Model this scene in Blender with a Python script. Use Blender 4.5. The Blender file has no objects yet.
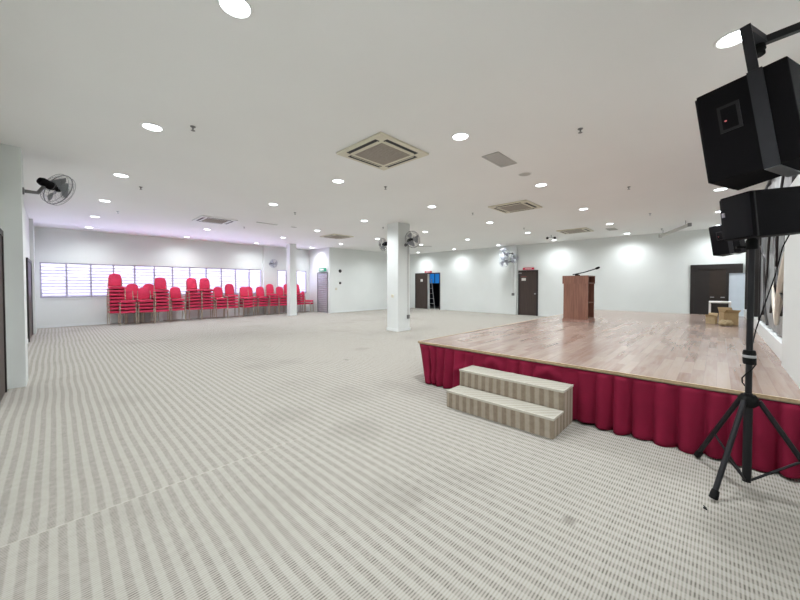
import bpy, bmesh, math, random
from mathutils import Vector, Matrix
random.seed(7)
PI=math.pi
sc=bpy.context.scene
col=sc.collection
H=3.27           # ceiling height
STZ=0.57         # stage height
ORD=['first','second','third','fourth','fifth','sixth','seventh','eighth','ninth','tenth']

# ------------------------------------------------------------ materials
def newmat(name):
    m=bpy.data.materials.new(name); m.use_nodes=True
    nt=m.node_tree; b=nt.nodes['Principled BSDF']; return m,nt,b
def mat(name,c,rough=.6,metal=0,noise=.0,scale=8,spec=.5,bump=0):
    m,nt,b=newmat(name)
    b.inputs['Base Color'].default_value=(*c,1); b.inputs['Roughness'].default_value=rough
    b.inputs['Metallic'].default_value=metal; b.inputs['Specular IOR Level'].default_value=spec
    if noise or bump:
        tc=nt.nodes.new('ShaderNodeTexCoord'); n=nt.nodes.new('ShaderNodeTexNoise')
        n.inputs['Scale'].default_value=scale; n.inputs['Detail'].default_value=4
        nt.links.new(tc.outputs['Object'],n.inputs['Vector'])
        if noise:
            r=nt.nodes.new('ShaderNodeValToRGB')
            r.color_ramp.elements[0].position=.3; r.color_ramp.elements[1].position=.7
            r.color_ramp.elements[0].color=(*[x*(1-noise) for x in c],1)
            r.color_ramp.elements[1].color=(*[min(1,x*(1+noise)) for x in c],1)
            nt.links.new(n.outputs['Fac'],r.inputs['Fac']); nt.links.new(r.outputs['Color'],b.inputs['Base Color'])
        if bump:
            bp=nt.nodes.new('ShaderNodeBump'); bp.inputs['Strength'].default_value=bump
            nt.links.new(n.outputs['Fac'],bp.inputs['Height']); nt.links.new(bp.outputs['Normal'],b.inputs['Normal'])
    return m
def emis(name,c,s):
    m=bpy.data.materials.new(name); m.use_nodes=True; nt=m.node_tree
    nt.nodes.clear(); e=nt.nodes.new('ShaderNodeEmission'); o=nt.nodes.new('ShaderNodeOutputMaterial')
    e.inputs['Color'].default_value=(*c,1); e.inputs['Strength'].default_value=s
    nt.links.new(e.outputs[0],o.inputs[0]); return m

class NT:
    """tiny node helper"""
    def __init__(s,nt): s.nt=nt
    def val(s,x,sock):
        if isinstance(x,(int,float)): sock.default_value=x
        else: s.nt.links.new(x,sock)
    def m(s,op,a,b=0,c=None):
        n=s.nt.nodes.new('ShaderNodeMath'); n.operation=op
        s.val(a,n.inputs[0]); s.val(b,n.inputs[1])
        if c is not None: s.val(c,n.inputs[2])
        return n.outputs[0]
    def step(s,x,lo,hi):
        n=s.nt.nodes.new('ShaderNodeMapRange'); n.interpolation_type='SMOOTHSTEP'
        s.val(x,n.inputs[0]); n.inputs[1].default_value=lo; n.inputs[2].default_value=hi
        return n.outputs[0]
    def mix(s,f,a,b):
        n=s.nt.nodes.new('ShaderNodeMix'); n.data_type='RGBA'
        s.val(f,n.inputs[0])
        for x,k in ((a,6),(b,7)):
            if isinstance(x,tuple): n.inputs[k].default_value=(*x,1)
            else: s.nt.links.new(x,n.inputs[k])
        return n.outputs[2]
    def noise(s,vec,scale,detail=3,rough=.5):
        n=s.nt.nodes.new('ShaderNodeTexNoise'); s.nt.links.new(vec,n.inputs['Vector'])
        n.inputs['Scale'].default_value=scale; n.inputs['Detail'].default_value=detail; n.inputs['Roughness'].default_value=rough
        return n.outputs['Fac']

def carpet(name,along='Y',light=(.428,.408,.364),dark=(.105,.095,.078),mid=(.388,.366,.324),floor=True):
    m,nt,b=newmat(name); N=NT(nt)
    tc=nt.nodes.new('ShaderNodeTexCoord'); sp=nt.nodes.new('ShaderNodeSeparateXYZ')
    nt.links.new(tc.outputs['Object'],sp.inputs[0]); x,y=sp.outputs[0],sp.outputs[1]
    v=tc.outputs['Object']
    if along!='Y': x,y=y,x
    wob=N.m('MULTIPLY',N.m('SUBTRACT',N.noise(v,.7,1),.5),.05)
    xs=N.m('ADD',x,wob)
    if not floor: xs=N.m('ADD',xs,y)
    if floor:
        seam=N.m('SUBTRACT',y,2.74)
        xs=N.m('ADD',xs,N.m('MULTIPLY',N.m('MULTIPLY',N.m('LESS_THAN',seam,0),.026),N.m('SUBTRACT',1,N.step(x,.6,2.0))))
    u=N.m('FRACT',N.m('DIVIDE',N.m('ADD',xs,40),.0722 if floor else .092))
    tri=N.m('ABSOLUTE',N.m('SUBTRACT',u,.5))            # 0 in band centre
    band=N.m('SUBTRACT',1,N.step(tri,.18,.32))          # dark band
    gap=N.step(tri,.43,.5)
    d=N.m('FRACT',N.m('DIVIDE',N.m('ADD',y,40),.0150))
    dd=N.m('ABSOLUTE',N.m('SUBTRACT',d,.5))
    dash=N.m('SUBTRACT',1,N.step(dd,.14,.30))
    amp=N.m('MULTIPLY',dash,N.m('MULTIPLY',N.m('ADD',N.m('MULTIPLY',band,.36),.24),N.m('ADD',.55,N.m('MULTIPLY',N.step(N.noise(v,22,3,.7),.3,.7),.85))))
    base=N.mix(band,light,mid)
    c=N.mix(amp,base,dark)
    if floor:
        g=N.noise(v,.55,4,.6); g=N.step(g,.52,.72)
        g2=N.step(N.noise(v,6,4,.65),.45,.9)
        dirt=N.m('MULTIPLY',g,.20); dirt=N.m('ADD',dirt,N.m('MULTIPLY',g2,.10))
        for (px,py,r,a) in ((3.75,5.0,.07,.45),(2.1,.62,.05,.5),(2.0,2.5,.35,.16),(2.6,3.4,.5,.12),(3.2,3.3,.3,.12),(1.5,1.55,.3,.12),(4.6,5.6,.25,.18),(1.7,3.3,.4,.13)):
            q=N.m('SQRT',N.m('ADD',N.m('POWER',N.m('ABSOLUTE',N.m('SUBTRACT',x,px)),2),N.m('POWER',N.m('ABSOLUTE',N.m('SUBTRACT',y,py)),2)))
            q=N.m('ADD',q,N.m('MULTIPLY',N.m('SUBTRACT',N.noise(v,4,3),.5),r))
            dirt=N.m('ADD',dirt,N.m('MULTIPLY',N.m('SUBTRACT',1,N.step(q,r*.3,r)),a))
        c=N.mix(dirt,c,(.13,.12,.10))
        sl=N.m('SUBTRACT',1,N.step(N.m('ABSOLUTE',seam),.003,.010))
        sl=N.m('MULTIPLY',sl,N.m('SUBTRACT',1,N.step(x,.9,2.2)))
        c=N.mix(N.m('MULTIPLY',sl,.30),c,(.58,.54,.47))
    nt.links.new(c,b.inputs['Base Color']); b.inputs['Roughness'].default_value=.95; b.inputs['Specular IOR Level'].default_value=.1
    bp=nt.nodes.new('ShaderNodeBump'); bp.inputs['Strength'].default_value=.15; bp.inputs['Distance'].default_value=.003
    inv=N.m('SUBTRACT',1,amp); nt.links.new(inv,bp.inputs['Height']); nt.links.new(bp.outputs['Normal'],b.inputs['Normal'])
    return m

def wood_floor():
    m,nt,b=newmat('laminate_floor'); N=NT(nt)
    tc=nt.nodes.new('ShaderNodeTexCoord'); v=tc.outputs['Object']
    br=nt.nodes.new('ShaderNodeTexBrick'); nt.links.new(v,br.inputs['Vector'])
    br.inputs['Color1'].default_value=(.235,.145,.105,1); br.inputs['Color2'].default_value=(.345,.262,.214,1)
    br.inputs['Mortar'].default_value=(.22,.15,.12,1); br.inputs['Scale'].default_value=1
    br.inputs['Mortar Size'].default_value=.001; br.inputs['Brick Width'].default_value=.62; br.inputs['Row Height'].default_value=.085
    br.offset=.37
    mp=nt.nodes.new('ShaderNodeMapping'); mp.inputs['Scale'].default_value=(1.2,14,1); nt.links.new(v,mp.inputs['Vector'])
    g=N.step(N.noise(mp.outputs[0],2.2,5,.6),.35,.7)
    c=N.mix(N.m('MULTIPLY',g,.35),br.outputs['Color'],(.40,.34,.31))
    nt.links.new(c,b.inputs['Base Color']); b.inputs['Roughness'].default_value=.22
    b.inputs['Specular IOR Level'].default_value=.55
    return m

def grain(name,c1,c2,rough=.45,axis='z'):
    m,nt,b=newmat(name); N=NT(nt)
    tc=nt.nodes.new('ShaderNodeTexCoord')
    mp=nt.nodes.new('ShaderNodeMapping'); mp.inputs['Scale'].default_value=(30,30,1.5) if axis=='z' else (1.5,30,30)
    nt.links.new(tc.outputs['Object'],mp.inputs['Vector'])
    g=N.step(N.noise(mp.outputs[0],1.2,4,.6),.3,.7)
    nt.links.new(N.mix(g,c1,c2),b.inputs['Base Color']); b.inputs['Roughness'].default_value=rough
    return m

def mural_mat():
    m,nt,b=newmat('silver_stone'); N=NT(nt)
    tc=nt.nodes.new('ShaderNodeTexCoord')
    mp=nt.nodes.new('ShaderNodeMapping'); mp.inputs['Scale'].default_value=(2.2,1,.9)
    nt.links.new(tc.outputs['Object'],mp.inputs['Vector'])
    w=nt.nodes.new('ShaderNodeTexWave'); w.inputs['Scale'].default_value=3; w.inputs['Distortion'].default_value=7
    w.inputs['Detail'].default_value=4; w.inputs['Detail Scale'].default_value=1.6
    nt.links.new(mp.outputs[0],w.inputs['Vector'])
    c=N.mix(w.outputs['Fac'],(.20,.205,.21),(.40,.41,.42))
    c=N.mix(N.step(N.noise(mp.outputs[0],2,5,.7),.5,.62),c,(.16,.16,.16))
    nt.links.new(c,b.inputs['Base Color']); b.inputs['Roughness'].default_value=.3; b.inputs['Metallic'].default_value=.25
    return m

def glass_mat():
    m=bpy.data.materials.new('louvre_glass'); m.use_nodes=True; nt=m.node_tree; nt.nodes.clear()
    o=nt.nodes.new('ShaderNodeOutputMaterial'); mx=nt.nodes.new('ShaderNodeMixShader')
    t=nt.nodes.new('ShaderNodeBsdfTransparent'); t.inputs['Color'].default_value=(.80,.80,.90,1)
    g=nt.nodes.new('ShaderNodeBsdfTranslucent'); g.inputs['Color'].default_value=(.75,.74,.85,1)
    mx.inputs[0].default_value=.15
    nt.links.new(t.outputs[0],mx.inputs[1]); nt.links.new(g.outputs[0],mx.inputs[2]); nt.links.new(mx.outputs[0],o.inputs[0])
    return m

M={}
M['wall']=mat('painted_wall',(.765,.795,.775),.55,noise=.02,scale=1.2)
M['ceil']=mat('ceiling_paint',(.885,.885,.865),.7,noise=.015,scale=.6)
M['trim']=mat('white_trim',(.80,.83,.82),.4,noise=.02)
M['carpet']=carpet('striped_carpet')
M['stepcarpet']=carpet('step_carpet','X',light=(.43,.37,.30),dark=(.23,.18,.135),mid=(.32,.262,.20),floor=False)
M['stepedge']=mat('step_edging',(.50,.47,.40),.8,noise=.06,scale=60)
M['deck']=wood_floor()
M['oak']=grain('oak_edge',(.40,.28,.16),(.52,.38,.23),.4,'x')
M['skirt']=mat('burgundy_cloth',(.200,.010,.034),.8,noise=.10,scale=3,spec=.12)
M['red']=mat('red_upholstery',(.66,.050,.115),.85,noise=.08,scale=20,spec=.2)
M['gold']=mat('chair_metal',(.50,.43,.34),.4,.6,noise=.05)
M['darkwood']=grain('dark_brown_door',(.040,.024,.019),(.062,.040,.032),.5)
M['doorframe']=mat('dark_door_frame',(.018,.014,.013),.45,noise=.1)
M['lectern']=grain('reddish_wood',(.20,.088,.060),(.30,.145,.10),.35)
M['lecterndark']=mat('lectern_inside',(.03,.014,.012),.6,noise=.1)
M['black']=mat('black_coating',(.0045,.0038,.0048),.75,noise=.15,scale=120,spec=.12)
M['blackmetal']=mat('black_metal',(.010,.010,.012),.45,.1,noise=.1,spec=.35)
M['rubber']=mat('rubber',(.006,.006,.006),.8,noise=.1,spec=.2)
M['steel']=mat('brushed_steel',(.45,.45,.46),.35,.9,noise=.06,scale=40)
M['grille']=mat('speaker_grille',(.009,.009,.011),.7,.1,noise=.2,scale=300,spec=.2)
M['greymetal']=mat('grey_metal',(.20,.20,.20),.4,.6,noise=.05)
M['fanwire']=mat('fan_wire',(.16,.16,.17),.4,.5,noise=.05)
M['fanblade']=mat('fan_blade',(.30,.31,.33),.4,noise=.05)
M['fanwhite']=mat('fan_white_plastic',(.40,.42,.48),.45,noise=.04)
M['cream']=mat('cream_plastic',(.70,.66,.53),.5,noise=.03)
M['whitep']=mat('white_plastic',(.82,.82,.80),.45,noise=.02)
M['acgrille']=mat('intake_grille',(.36,.32,.27),.7,noise=.08,scale=30)
M['slot']=mat('slot_black',(.02,.02,.018),.6,noise=.1)
M['lightgrey']=mat('grey_vent',(.52,.51,.48),.6,noise=.04)
M['lamp']=emis('lamp_glow',(.90,.97,1.0),9)
M['reflector']=mat('lamp_reflector',(.85,.87,.88),.15,.6,noise=.02)
M['winframe']=mat('window_aluminium',(.45,.43,.52),.45,.3,noise=.05)
M['glass']=glass_mat()
M['mural']=mural_mat()
M['ribbon']=mat('cream_ribbon',(.74,.68,.58),.35,noise=.05)
M['grill_door']=mat('grey_shutter',(.42,.41,.44),.45,.5,noise=.08)
M['signgreen']=emis('green_sign',(.10,.55,.35),.75)
M['signred']=emis('red_sign',(.65,.05,.10),.6)
M['signwhite']=mat('sign_white',(.8,.8,.8),.5,noise=.02)
M['paper']=mat('white_paper',(.75,.75,.70),.7,noise=.03)
M['bluescreen']=emis('blue_window_light',(.03,.25,.75),.6)
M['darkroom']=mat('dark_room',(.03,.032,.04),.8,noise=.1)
M['alu']=mat('aluminium',(.62,.63,.64),.35,.7,noise=.05)
M['cardboard']=mat('cardboard',(.50,.36,.19),.8,noise=.12,scale=8)
M['kraft']=mat('kraft_paper',(.56,.44,.26),.8,noise=.15,scale=12,bump=.3)
M['redled']=emis('red_led',(.8,.2,.2),.9)
M['palepanel']=mat('pale_blue_panel',(.66,.73,.80),.5,noise=.02)

# ------------------------------------------------------------ mesh builder
class MB:
    def __init__(s): s.bm=bmesh.new(); s.mx=Matrix.Identity(4)
    def verts_new(s,vs): return [s.bm.verts.new(s.mx@Vector(v)) for v in vs]
    def box(s,lo,hi,bev=0):
        x0,y0,z0=lo; x1,y1,z1=hi
        v=s.verts_new([(x0,y0,z0),(x1,y0,z0),(x1,y1,z0),(x0,y1,z0),(x0,y0,z1),(x1,y0,z1),(x1,y1,z1),(x0,y1,z1)])
        fs=[s.bm.faces.new([v[i] for i in q]) for q in ((3,2,1,0),(4,5,6,7),(0,1,5,4),(1,2,6,5),(2,3,7,6),(3,0,4,7))]
        if bev:
            es=list({e for f in fs for e in f.edges})
            bmesh.ops.bevel(s.bm,geom=es,offset=bev,segments=2,affect='EDGES',profile=.6)
        return s
    def prism(s,poly,p0,ax_u,ax_v,ax_w,depth,bev=0):
        """polygon (u,v) placed at p0 along ax_u/ax_v and extruded along ax_w"""
        p0=Vector(p0);au=Vector(ax_u);av=Vector(ax_v);aw=Vector(ax_w)
        a=s.verts_new([p0+au*u+av*v for u,v in poly]); b=s.verts_new([p0+au*u+av*v+aw*depth for u,v in poly])
        n=len(poly); fs=[s.bm.faces.new(a[::-1]),s.bm.faces.new(b)]
        for i in range(n): fs.append(s.bm.faces.new([a[i],a[(i+1)%n],b[(i+1)%n],b[i]]))
        if bev:
            es=list({e for f in fs for e in f.edges})
            bmesh.ops.bevel(s.bm,geom=es,offset=bev,segments=2,affect='EDGES',profile=.6)
        return s
    def tube(s,pts,r,n=8,closed=False,caps=True):
        pts=[Vector(p) for p in pts]; rings=[]; N=len(pts)
        rr=r if isinstance(r,(list,tuple)) else [r]*N
        prev=None
        for i,p in enumerate(pts):
            if closed: t=(pts[(i+1)%N]-pts[i-1])
            else: t=(pts[min(i+1,N-1)]-pts[max(i-1,0)])
            t.normalize()
            if prev is None: u=t.orthogonal().normalized()
            else: u=(prev-t*prev.dot(t)).normalized()
            prev=u; w=t.cross(u)
            rings.append(s.verts_new([p+(u*math.cos(2*PI*k/n)+w*math.sin(2*PI*k/n))*rr[i] for k in range(n)]))
        for i in range(N if closed else N-1):
            a,b=rings[i],rings[(i+1)%N]
            for k in range(n): s.bm.faces.new([a[k],a[(k+1)%n],b[(k+1)%n],b[k]])
        if caps and not closed:
            s.bm.faces.new(rings[0][::-1]); s.bm.faces.new(rings[-1])
        return s
    def lathe(s,prof,o=(0,0,0),ax=(0,0,1),n=24):
        """prof: list of (r,h)"""
        o=Vector(o); t=Vector(ax).normalized(); u=t.orthogonal().normalized(); w=t.cross(u); rings=[]
        for r,hh in prof:
            if r<1e-6: rings.append(s.verts_new([o+t*hh]))
            else: rings.append(s.verts_new([o+t*hh+(u*math.cos(2*PI*k/n)+w*math.sin(2*PI*k/n))*r for k in range(n)]))
        for a,b in zip(rings,rings[1:]):
            if len(a)==1 and len(b)==1: continue
            for k in range(n):
                if len(a)==1: s.bm.faces.new([a[0],b[k],b[(k+1)%n]])
                elif len(b)==1: s.bm.faces.new([a[k],a[(k+1)%n],b[0]])
                else: s.bm.faces.new([a[k],a[(k+1)%n],b[(k+1)%n],b[k]])
        return s
    def build(s,name,m,parent=None,smooth=False,loc=None):
        bmesh.ops.recalc_face_normals(s.bm,faces=s.bm.faces)
        me=bpy.data.meshes.new(name); s.bm.to_mesh(me); s.bm.free()
        me.materials.append(m)
        if smooth:
            for p in me.polygons: p.use_smooth=True
            try: me.set_sharp_from_angle(angle=math.radians(40))
            except Exception: pass
        o=bpy.data.objects.new(name,me); col.objects.link(o)
        if parent: o.parent=parent
        if loc is not None: o.location=loc
        return o
def tag(o,label,cat,group=None,kind=None):
    o['label']=label; o['category']=cat
    if group: o['group']=group
    if kind: o['kind']=kind
    return o
def empty(name,loc=(0,0,0),label=None,cat=None,group=None,rotz=0):
    o=bpy.data.objects.new(name,None); col.objects.link(o); o.location=loc; o.rotation_euler.z=rotz
    o.empty_display_size=.1
    if label: tag(o,label,cat,group)
    return o
def struct(mb,name,m,parent=None,**k):
    o=mb.build(name,m,parent,**k)
    if parent is None: o['kind']='structure'
    return o
def kids(o): return [c for c in bpy.data.objects if c.parent==o]
def copy_tree(o,parent=None):
    c=o.copy(); col.objects.link(c); c.parent=parent
    for ch in KC.setdefault(o.name,kids(o)): copy_tree(ch,c)
    return c
KC={}

# ------------------------------------------------------------ room shell
XL,XF,YR,YW,YM,XD=-.50,15.1,-.62,15.8,13.9,9.4
T=.15
struct(MB().box((XL-T,YR-T,-.1),(XF+3.0,YW+T,0)),'floor',M['carpet'])
struct(MB().box((XL-T,YR-T,H),(XF+3.0,YW+T,H+.1)),'ceiling',M['ceil'])
struct(MB().box((XL-T,YR-T,0),(XL,YW+T,H)),'wall_left',M['wall'])
struct(MB().box((XL,YR-T,0),(XF+T,YR,H)),'wall_right',M['wall'])
# far wall with open doorway (Y 11.38..12.22)
D1a,D1b,DH=11.40,12.24,2.08
mb=MB(); mb.box((XF,YR,0),(XF+T,D1a,H)); mb.box((XF,D1b,0),(XF+T,YM+T,H)); mb.box((XF,D1a,DH),(XF+T,D1b,H))
struct(mb,'wall_far',M['wall'])
struct(MB().box((XD,YM,0),(XF,YM+T,H)),'wall_middle',M['wall'])
struct(MB().box((XD,YM+T,0),(XD+T,YW,H)),'wall_side',M['wall'])
# window wall with two openings
W1a,W1b,W2a,W2b,WZ0,WZ1=-.36,6.84,7.64,9.25,.97,2.14
mb=MB()
mb.box((XL,YW,0),(XD+T,YW+T,WZ0)); mb.box((XL,YW,WZ1),(XD+T,YW+T,H))
for a,b in ((XL,W1a),(W1b,W2a),(W2b,XD+T)): mb.box((a,YW,WZ0),(b,YW+T,WZ1))
struct(mb,'wall_back',M['wall'])
# pier of the window wall between the two windows
struct(MB().box((6.90,YW-.12,0),(7.50,YW,H)),'trim_1',M['wall'])
# pillars on the left wall
struct(MB().box((XL,6.86,0),(-.305,7.35,H)),'trim_2',M['wall'])
struct(MB().box((XL,14.02,0),(-.42,14.5,H)),'trim_3',M['wall'])
# pier on the far wall
struct(MB().box((XF-.12,6.86,0),(XF,7.12,H)),'trim_4',M['wall'])
# pier on the right wall near the camera
struct(MB().box((4.05,YR,0),(5.18,-.48,2.35)),'trim_5',M['wall'])
# baseboards
def base(lo,hi,n): struct(MB().box(lo,hi),'baseboard_'+n,M['trim'])
base((XF-.012,-.6,0),(XF,5.8,.09),'far'); base((XD,YM-.012,0),(XF,YM,.09),'middle'); base((XL,YW-.012,0),(XD,YW,.09),'back')
base((XL,7.36,0),(XL+.012,12.1,.09),'left')

# windows
def window(n,a,b,mull):
    w=empty('window_%d'%n,(0,0,0)); w['kind']='structure'
    mb=MB(); y0,y1=YW+.03,YW+.09
    mb.box((a,y0,WZ0),(b,y1,WZ0+.035)); mb.box((a,y0,WZ1-.035),(b,y1,WZ1))
    xs=[a]+mull+[b]
    for i,x in enumerate(xs):
        d=.022
        lo=a if i==0 else x-d; hi=b if i==len(xs)-1 else x+d
        if i==0: hi=a+.035
        if i==len(xs)-1: lo=b-.035
        mb.box((lo,y0-.012,WZ0),(hi,y1+.01,WZ1))
    mb.build('window_frame',M['winframe'],w)
    g=MB(); k=MB()
    for x0,x1 in zip(xs,xs[1:]):
        z=WZ0+.05
        while z<WZ1-.07:
            g.prism([(0,0),(.045,.09),(.049,.09),(.004,0)],(x0+.025,YW+.04,z),(0,1,0),(0,0,1),(1,0,0),x1-x0-.05)
            k.box((x0+.025,YW+.034,z-.010),(x1-.025,YW+.048,z+.008))
            z+=.108
    g.build('glass_louvre',M['glass'],w); k.build('louvre_clip_bar',M['winframe'],w)
    s=MB().box((a-.03,YW-.02,WZ0-.03),(b+.03,YW+.03,WZ0),.004); s.build('window_sill',M['trim'],w)
window(1,W1a,W1b,[.25,.85,1.46,2.06,2.66,3.26,3.86,4.47,5.07,5.67,6.27])
window(2,W2a,W2b,[8.12,8.68])

# doors --------------------------------------------------------------
def door_x(n,X,y0,y1,h,side,leafmat=None,handle_y=None,fr=.07):
    """door in a wall plane X=const; side=-1: room lies on the -X side"""
    d=empty('door_%d'%n,(X,(y0+y1)/2,0)); d['kind']='structure'
    yc=(y0+y1)/2; hw=(y1-y0)/2; s=side
    a,b=sorted((s*.0,s*.035)); mb=MB()
    mb.box((a,-hw,0),(b,-hw+fr,h)); mb.box((a,hw-fr,0),(b,hw,h)); mb.box((a,-hw+fr,h-fr),(b,hw-fr,h))
    mb.build('door_frame',M['doorframe'],d)
    a,b=sorted((s*.0,s*.022))
    MB().box((a,-hw+fr,0.005),(b,hw-fr,h-fr)).build('door_leaf',leafmat or M['darkwood'],d)
    if handle_y is not None:
        hb=MB(); hy=handle_y-yc
        hb.lathe([(0,0),(.03,0),(.03,.01),(.012,.012),(.012,.04),(.026,.05),(.028,.065),(0,.075)],(s*.022,hy,1.0),(s,0,0),16)
        hb.build('door_handle',M['steel'],d,True)
    return d
door_x(1,XL,5.85,6.74,2.10,1)
door_x(2,XL,12.15,13.95,2.07,1)
d3=door_x(3,XF,5.87,6.79,2.08,-1,handle_y=5.99)
MB().box((-.028,.10,1.60),(-.022,.30,1.72)).build('notice_plate',M['paper'],d3)
MB().box((-.028,.07,1.775),(-.022,.32,1.80)).build('name_strip',mat('dull_red_strip',(.30,.08,.07),.6,noise=.1),d3)
MB().box((-.06,.30,1.93),(-.022,.44,1.965),.004).build('door_closer',M['steel'],d3)
# door 4: opening with left leaf closed (Y 12.24..13.2), right side open to a dark room
d4=empty('door_4',(XF,12.3,0)); d4['kind']='structure'
MB().box((-.03,-.02,0.005),(.01,.92,2.06)).build('door_leaf',M['darkwood'],d4)
mb=MB(); mb.box((-.035,.86,0),(0,.93,2.1)); mb.box((-.035,-.93,2.04),(0,.93,2.1)); mb.box((-.035,-.93,0),(0,-.89,2.1)); mb.build('door_frame',M['doorframe'],d4)
MB().box((-.037,.33,1.60),(-.031,.50,1.75)).build('notice_plate',M['paper'],d4)
# dark room behind
mb=MB(); x0,x1=XF+T,XF+2.6
mb.box((x1,9.8,0),(x1+.1,15.6,H)); mb.box((x0,9.7,0),(x1,9.8,H)); mb.box((x0,15.5,0),(x1,15.6,H)); mb.box((XF+.02,YM+.16,0),(x0,15.5,H))
struct(mb,'wall_storeroom',M['darkroom'])
ww=empty('window_3',(XF+2.58,0,0)); ww['kind']='structure'
mb=MB(); mb.box((-.02,13.3,1.52),(0,13.72,2.15)); mb.box((-.02,13.80,1.52),(0,14.25,2.15)); mb.build('glass_pane',M['bluescreen'],ww)
MB().box((-.03,13.2,1.44),(-.0,14.35,1.50)).build('window_frame',M['darkroom'],ww)
# door 5 at the right end of the far wall
d5=empty('door_5',(XF,.1,0)); d5['kind']='structure'
mb=MB(); mb.box((-.05,.50,0),(0,.60,2.08)); mb.box((-.06,-.65,1.93),(0,.60,2.08)); mb.box((-.06,-.65,1.78),(0,-.30,1.93)); mb.box((-.05,-.34,0),(0,-.27,1.93)); mb.build('door_frame',M['doorframe'],d5)
mb=MB(); mb.box((-.03,.12,0),(0,.50,1.93)); mb.build('door_leaf',M['doorframe'],d5)
MB().box((-.035,-.27,0),(0,.12,1.93)).build('door_leaf',mat('very_dark_brown',(.028,.017,.012),.5,noise=.1),d5)
mb=MB()
for y in (.05,-.2): mb.box((-.07,y-.05,.98),(-.035,y+.05,1.01),.005)
mb.build('door_handle',M['steel'],d5)
MB().box((-.025,-.70,0),(0,-.34,1.78)).build('side_panel',M['palepanel'],d5)
# door 6: grey shutter door in the short side wall
d6=empty('door_6',(XD,14.5,0)); d6['kind']='structure'
mb=MB(); mb.box((-.03,-.46,0),(0,-.42,2.04)); mb.box((-.03,.42,0),(0,.46,2.04)); mb.box((-.03,-.42,2.0),(0,.42,2.04)); mb.build('door_frame',M['greymetal'],d6)
mb=MB()
for i in range(20): mb.prism([(0,0),(-.022,.045),(0,.09)],(0,-.42,.02+i*.0985),(1,0,0),(0,0,1),(0,1,0),.84)
mb.build('door_leaf',M['grill_door'],d6)

# columns ---------------------------------------------------------------
c1=MB().box((7.10,6.91,0),(7.62,7.38,H)).build('square_column',M['wall'])
tag(c1,'broad white square column in the middle of the carpet, fans on two sides','column')
MB().box((7.085,6.895,0),(7.635,7.395,.08)).build('skirting',M['trim'],c1)
c2=MB().box((7.36,14.0,0),(7.68,14.3,H)).build('square_column',M['wall'])
tag(c2,'slim white column standing in front of the stacked red chairs','column')
MB().box((7.35,13.99,0),(7.69,14.31,.08)).build('skirting',M['trim'],c2)

def small_box(name,lo,hi,m,label,cat,bev=.004):
    o=MB().box(lo,hi,bev).build(name,M[m]); tag(o,label,cat); return o
sw=small_box('wall_switch',(7.075,7.10,1.02),(7.10,7.19,1.11),'cream','small wall switch on the camera side of the broad column','switch')
p=empty('conduit',(7.53,6.90,0),'thin grey cable conduit running down the right side of the broad column','conduit')
MB().tube([(0,0,.48),(0,0,2.62)],.011,8).build('pipe',M['lightgrey'],p,True)
MB().box((-.05,-.03,.36),(.05,.009,.48),.004).build('socket_box',M['greymetal'],p)
p=empty('conduit',(XF-.135,6.99,0),'grey cable conduit on the narrow far wall pier beside the closed door','conduit')
MB().tube([(0,0,1.02),(0,0,2.45)],.012,8).build('pipe',M['lightgrey'],p,True)
MB().box((-.03,-.06,.90),(.014,.06,1.02),.004).build('switch_box',M['greymetal'],p)

# mid wall gadgets
def bell(z,r,label):
    e=empty('alarm_bell',(10.04,YM+.003,z),label,'alarm')
    MB().lathe([(0,0),(r,0),(r,.02),(r*.8,.05),(0,.06)],(0,0,0),(0,-1,0),20).build('dome',M['slot'],e,True)
    MB().lathe([(0,.055),(r*.25,.055),(r*.25,.075),(0,.078)],(0,0,0),(0,-1,0),12).build('cap',M['greymetal'],e,True)
bell(2.11,.085,'larger dark round alarm bell, upper one on the plain middle wall')
bell(1.50,.06,'smaller dark round call point, lower one on the plain middle wall')
small_box('wall_switch',(9.74,YM-.025,1.14),(9.84,YM,1.26),'cream','pale light switch below the round alarms on the middle wall','switch')

# exit signs
e=empty('exit_sign',(XD-.05,14.45,2.17),'green lit exit sign box above the grey shutter door','sign')
MB().box((-.03,-.29,-.08),(.03,.29,.08),.006).build('housing',M['signgreen'],e)
mb=MB()
for i in range(6):
    pass
mb.box((-.034,-.20,-.04),(-.030,.10,.04)); mb.box((-.034,.13,-.055),(-.030,.20,.055))
mb.build('white_mark',M['signwhite'],e)
for yy,zz,l in ((6.30,2.15,'red lit sign box above the closed brown door with a notice'),(12.2,2.16,'red lit sign box above the doorway with the ladder')):
    e=empty('door_sign',(XF-.05,yy,zz),l,'sign')
    MB().box((-.03,-.25,-.045),(.03,.25,.045),.006).build('housing',M['signred'],e)
    mb=MB()
    mb.box((-.034,-.16,-.012),(-.030,.16,.012))
    mb.build('white_mark',M['signwhite'],e)

# ladder leaning in the doorway
e=empty('step_ladder',(XF+.32,12.28,0),'aluminium step ladder standing in the open far doorway','ladder')
mb=MB(); mb.tube([(0,-.28,0),(0,-.02,1.75)],.022,6); mb.tube([(0,.30,0),(0,.14,1.75)],.022,6); mb.build('side_rail',M['alu'],e)
for i in range(5):
    z=.3+i*.3; t=z/1.75
    MB().box((-.04,-.28+.26*t,z-.012),(.04,.30-.16*t,z+.012)).build('rung',M['alu'],e)

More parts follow.
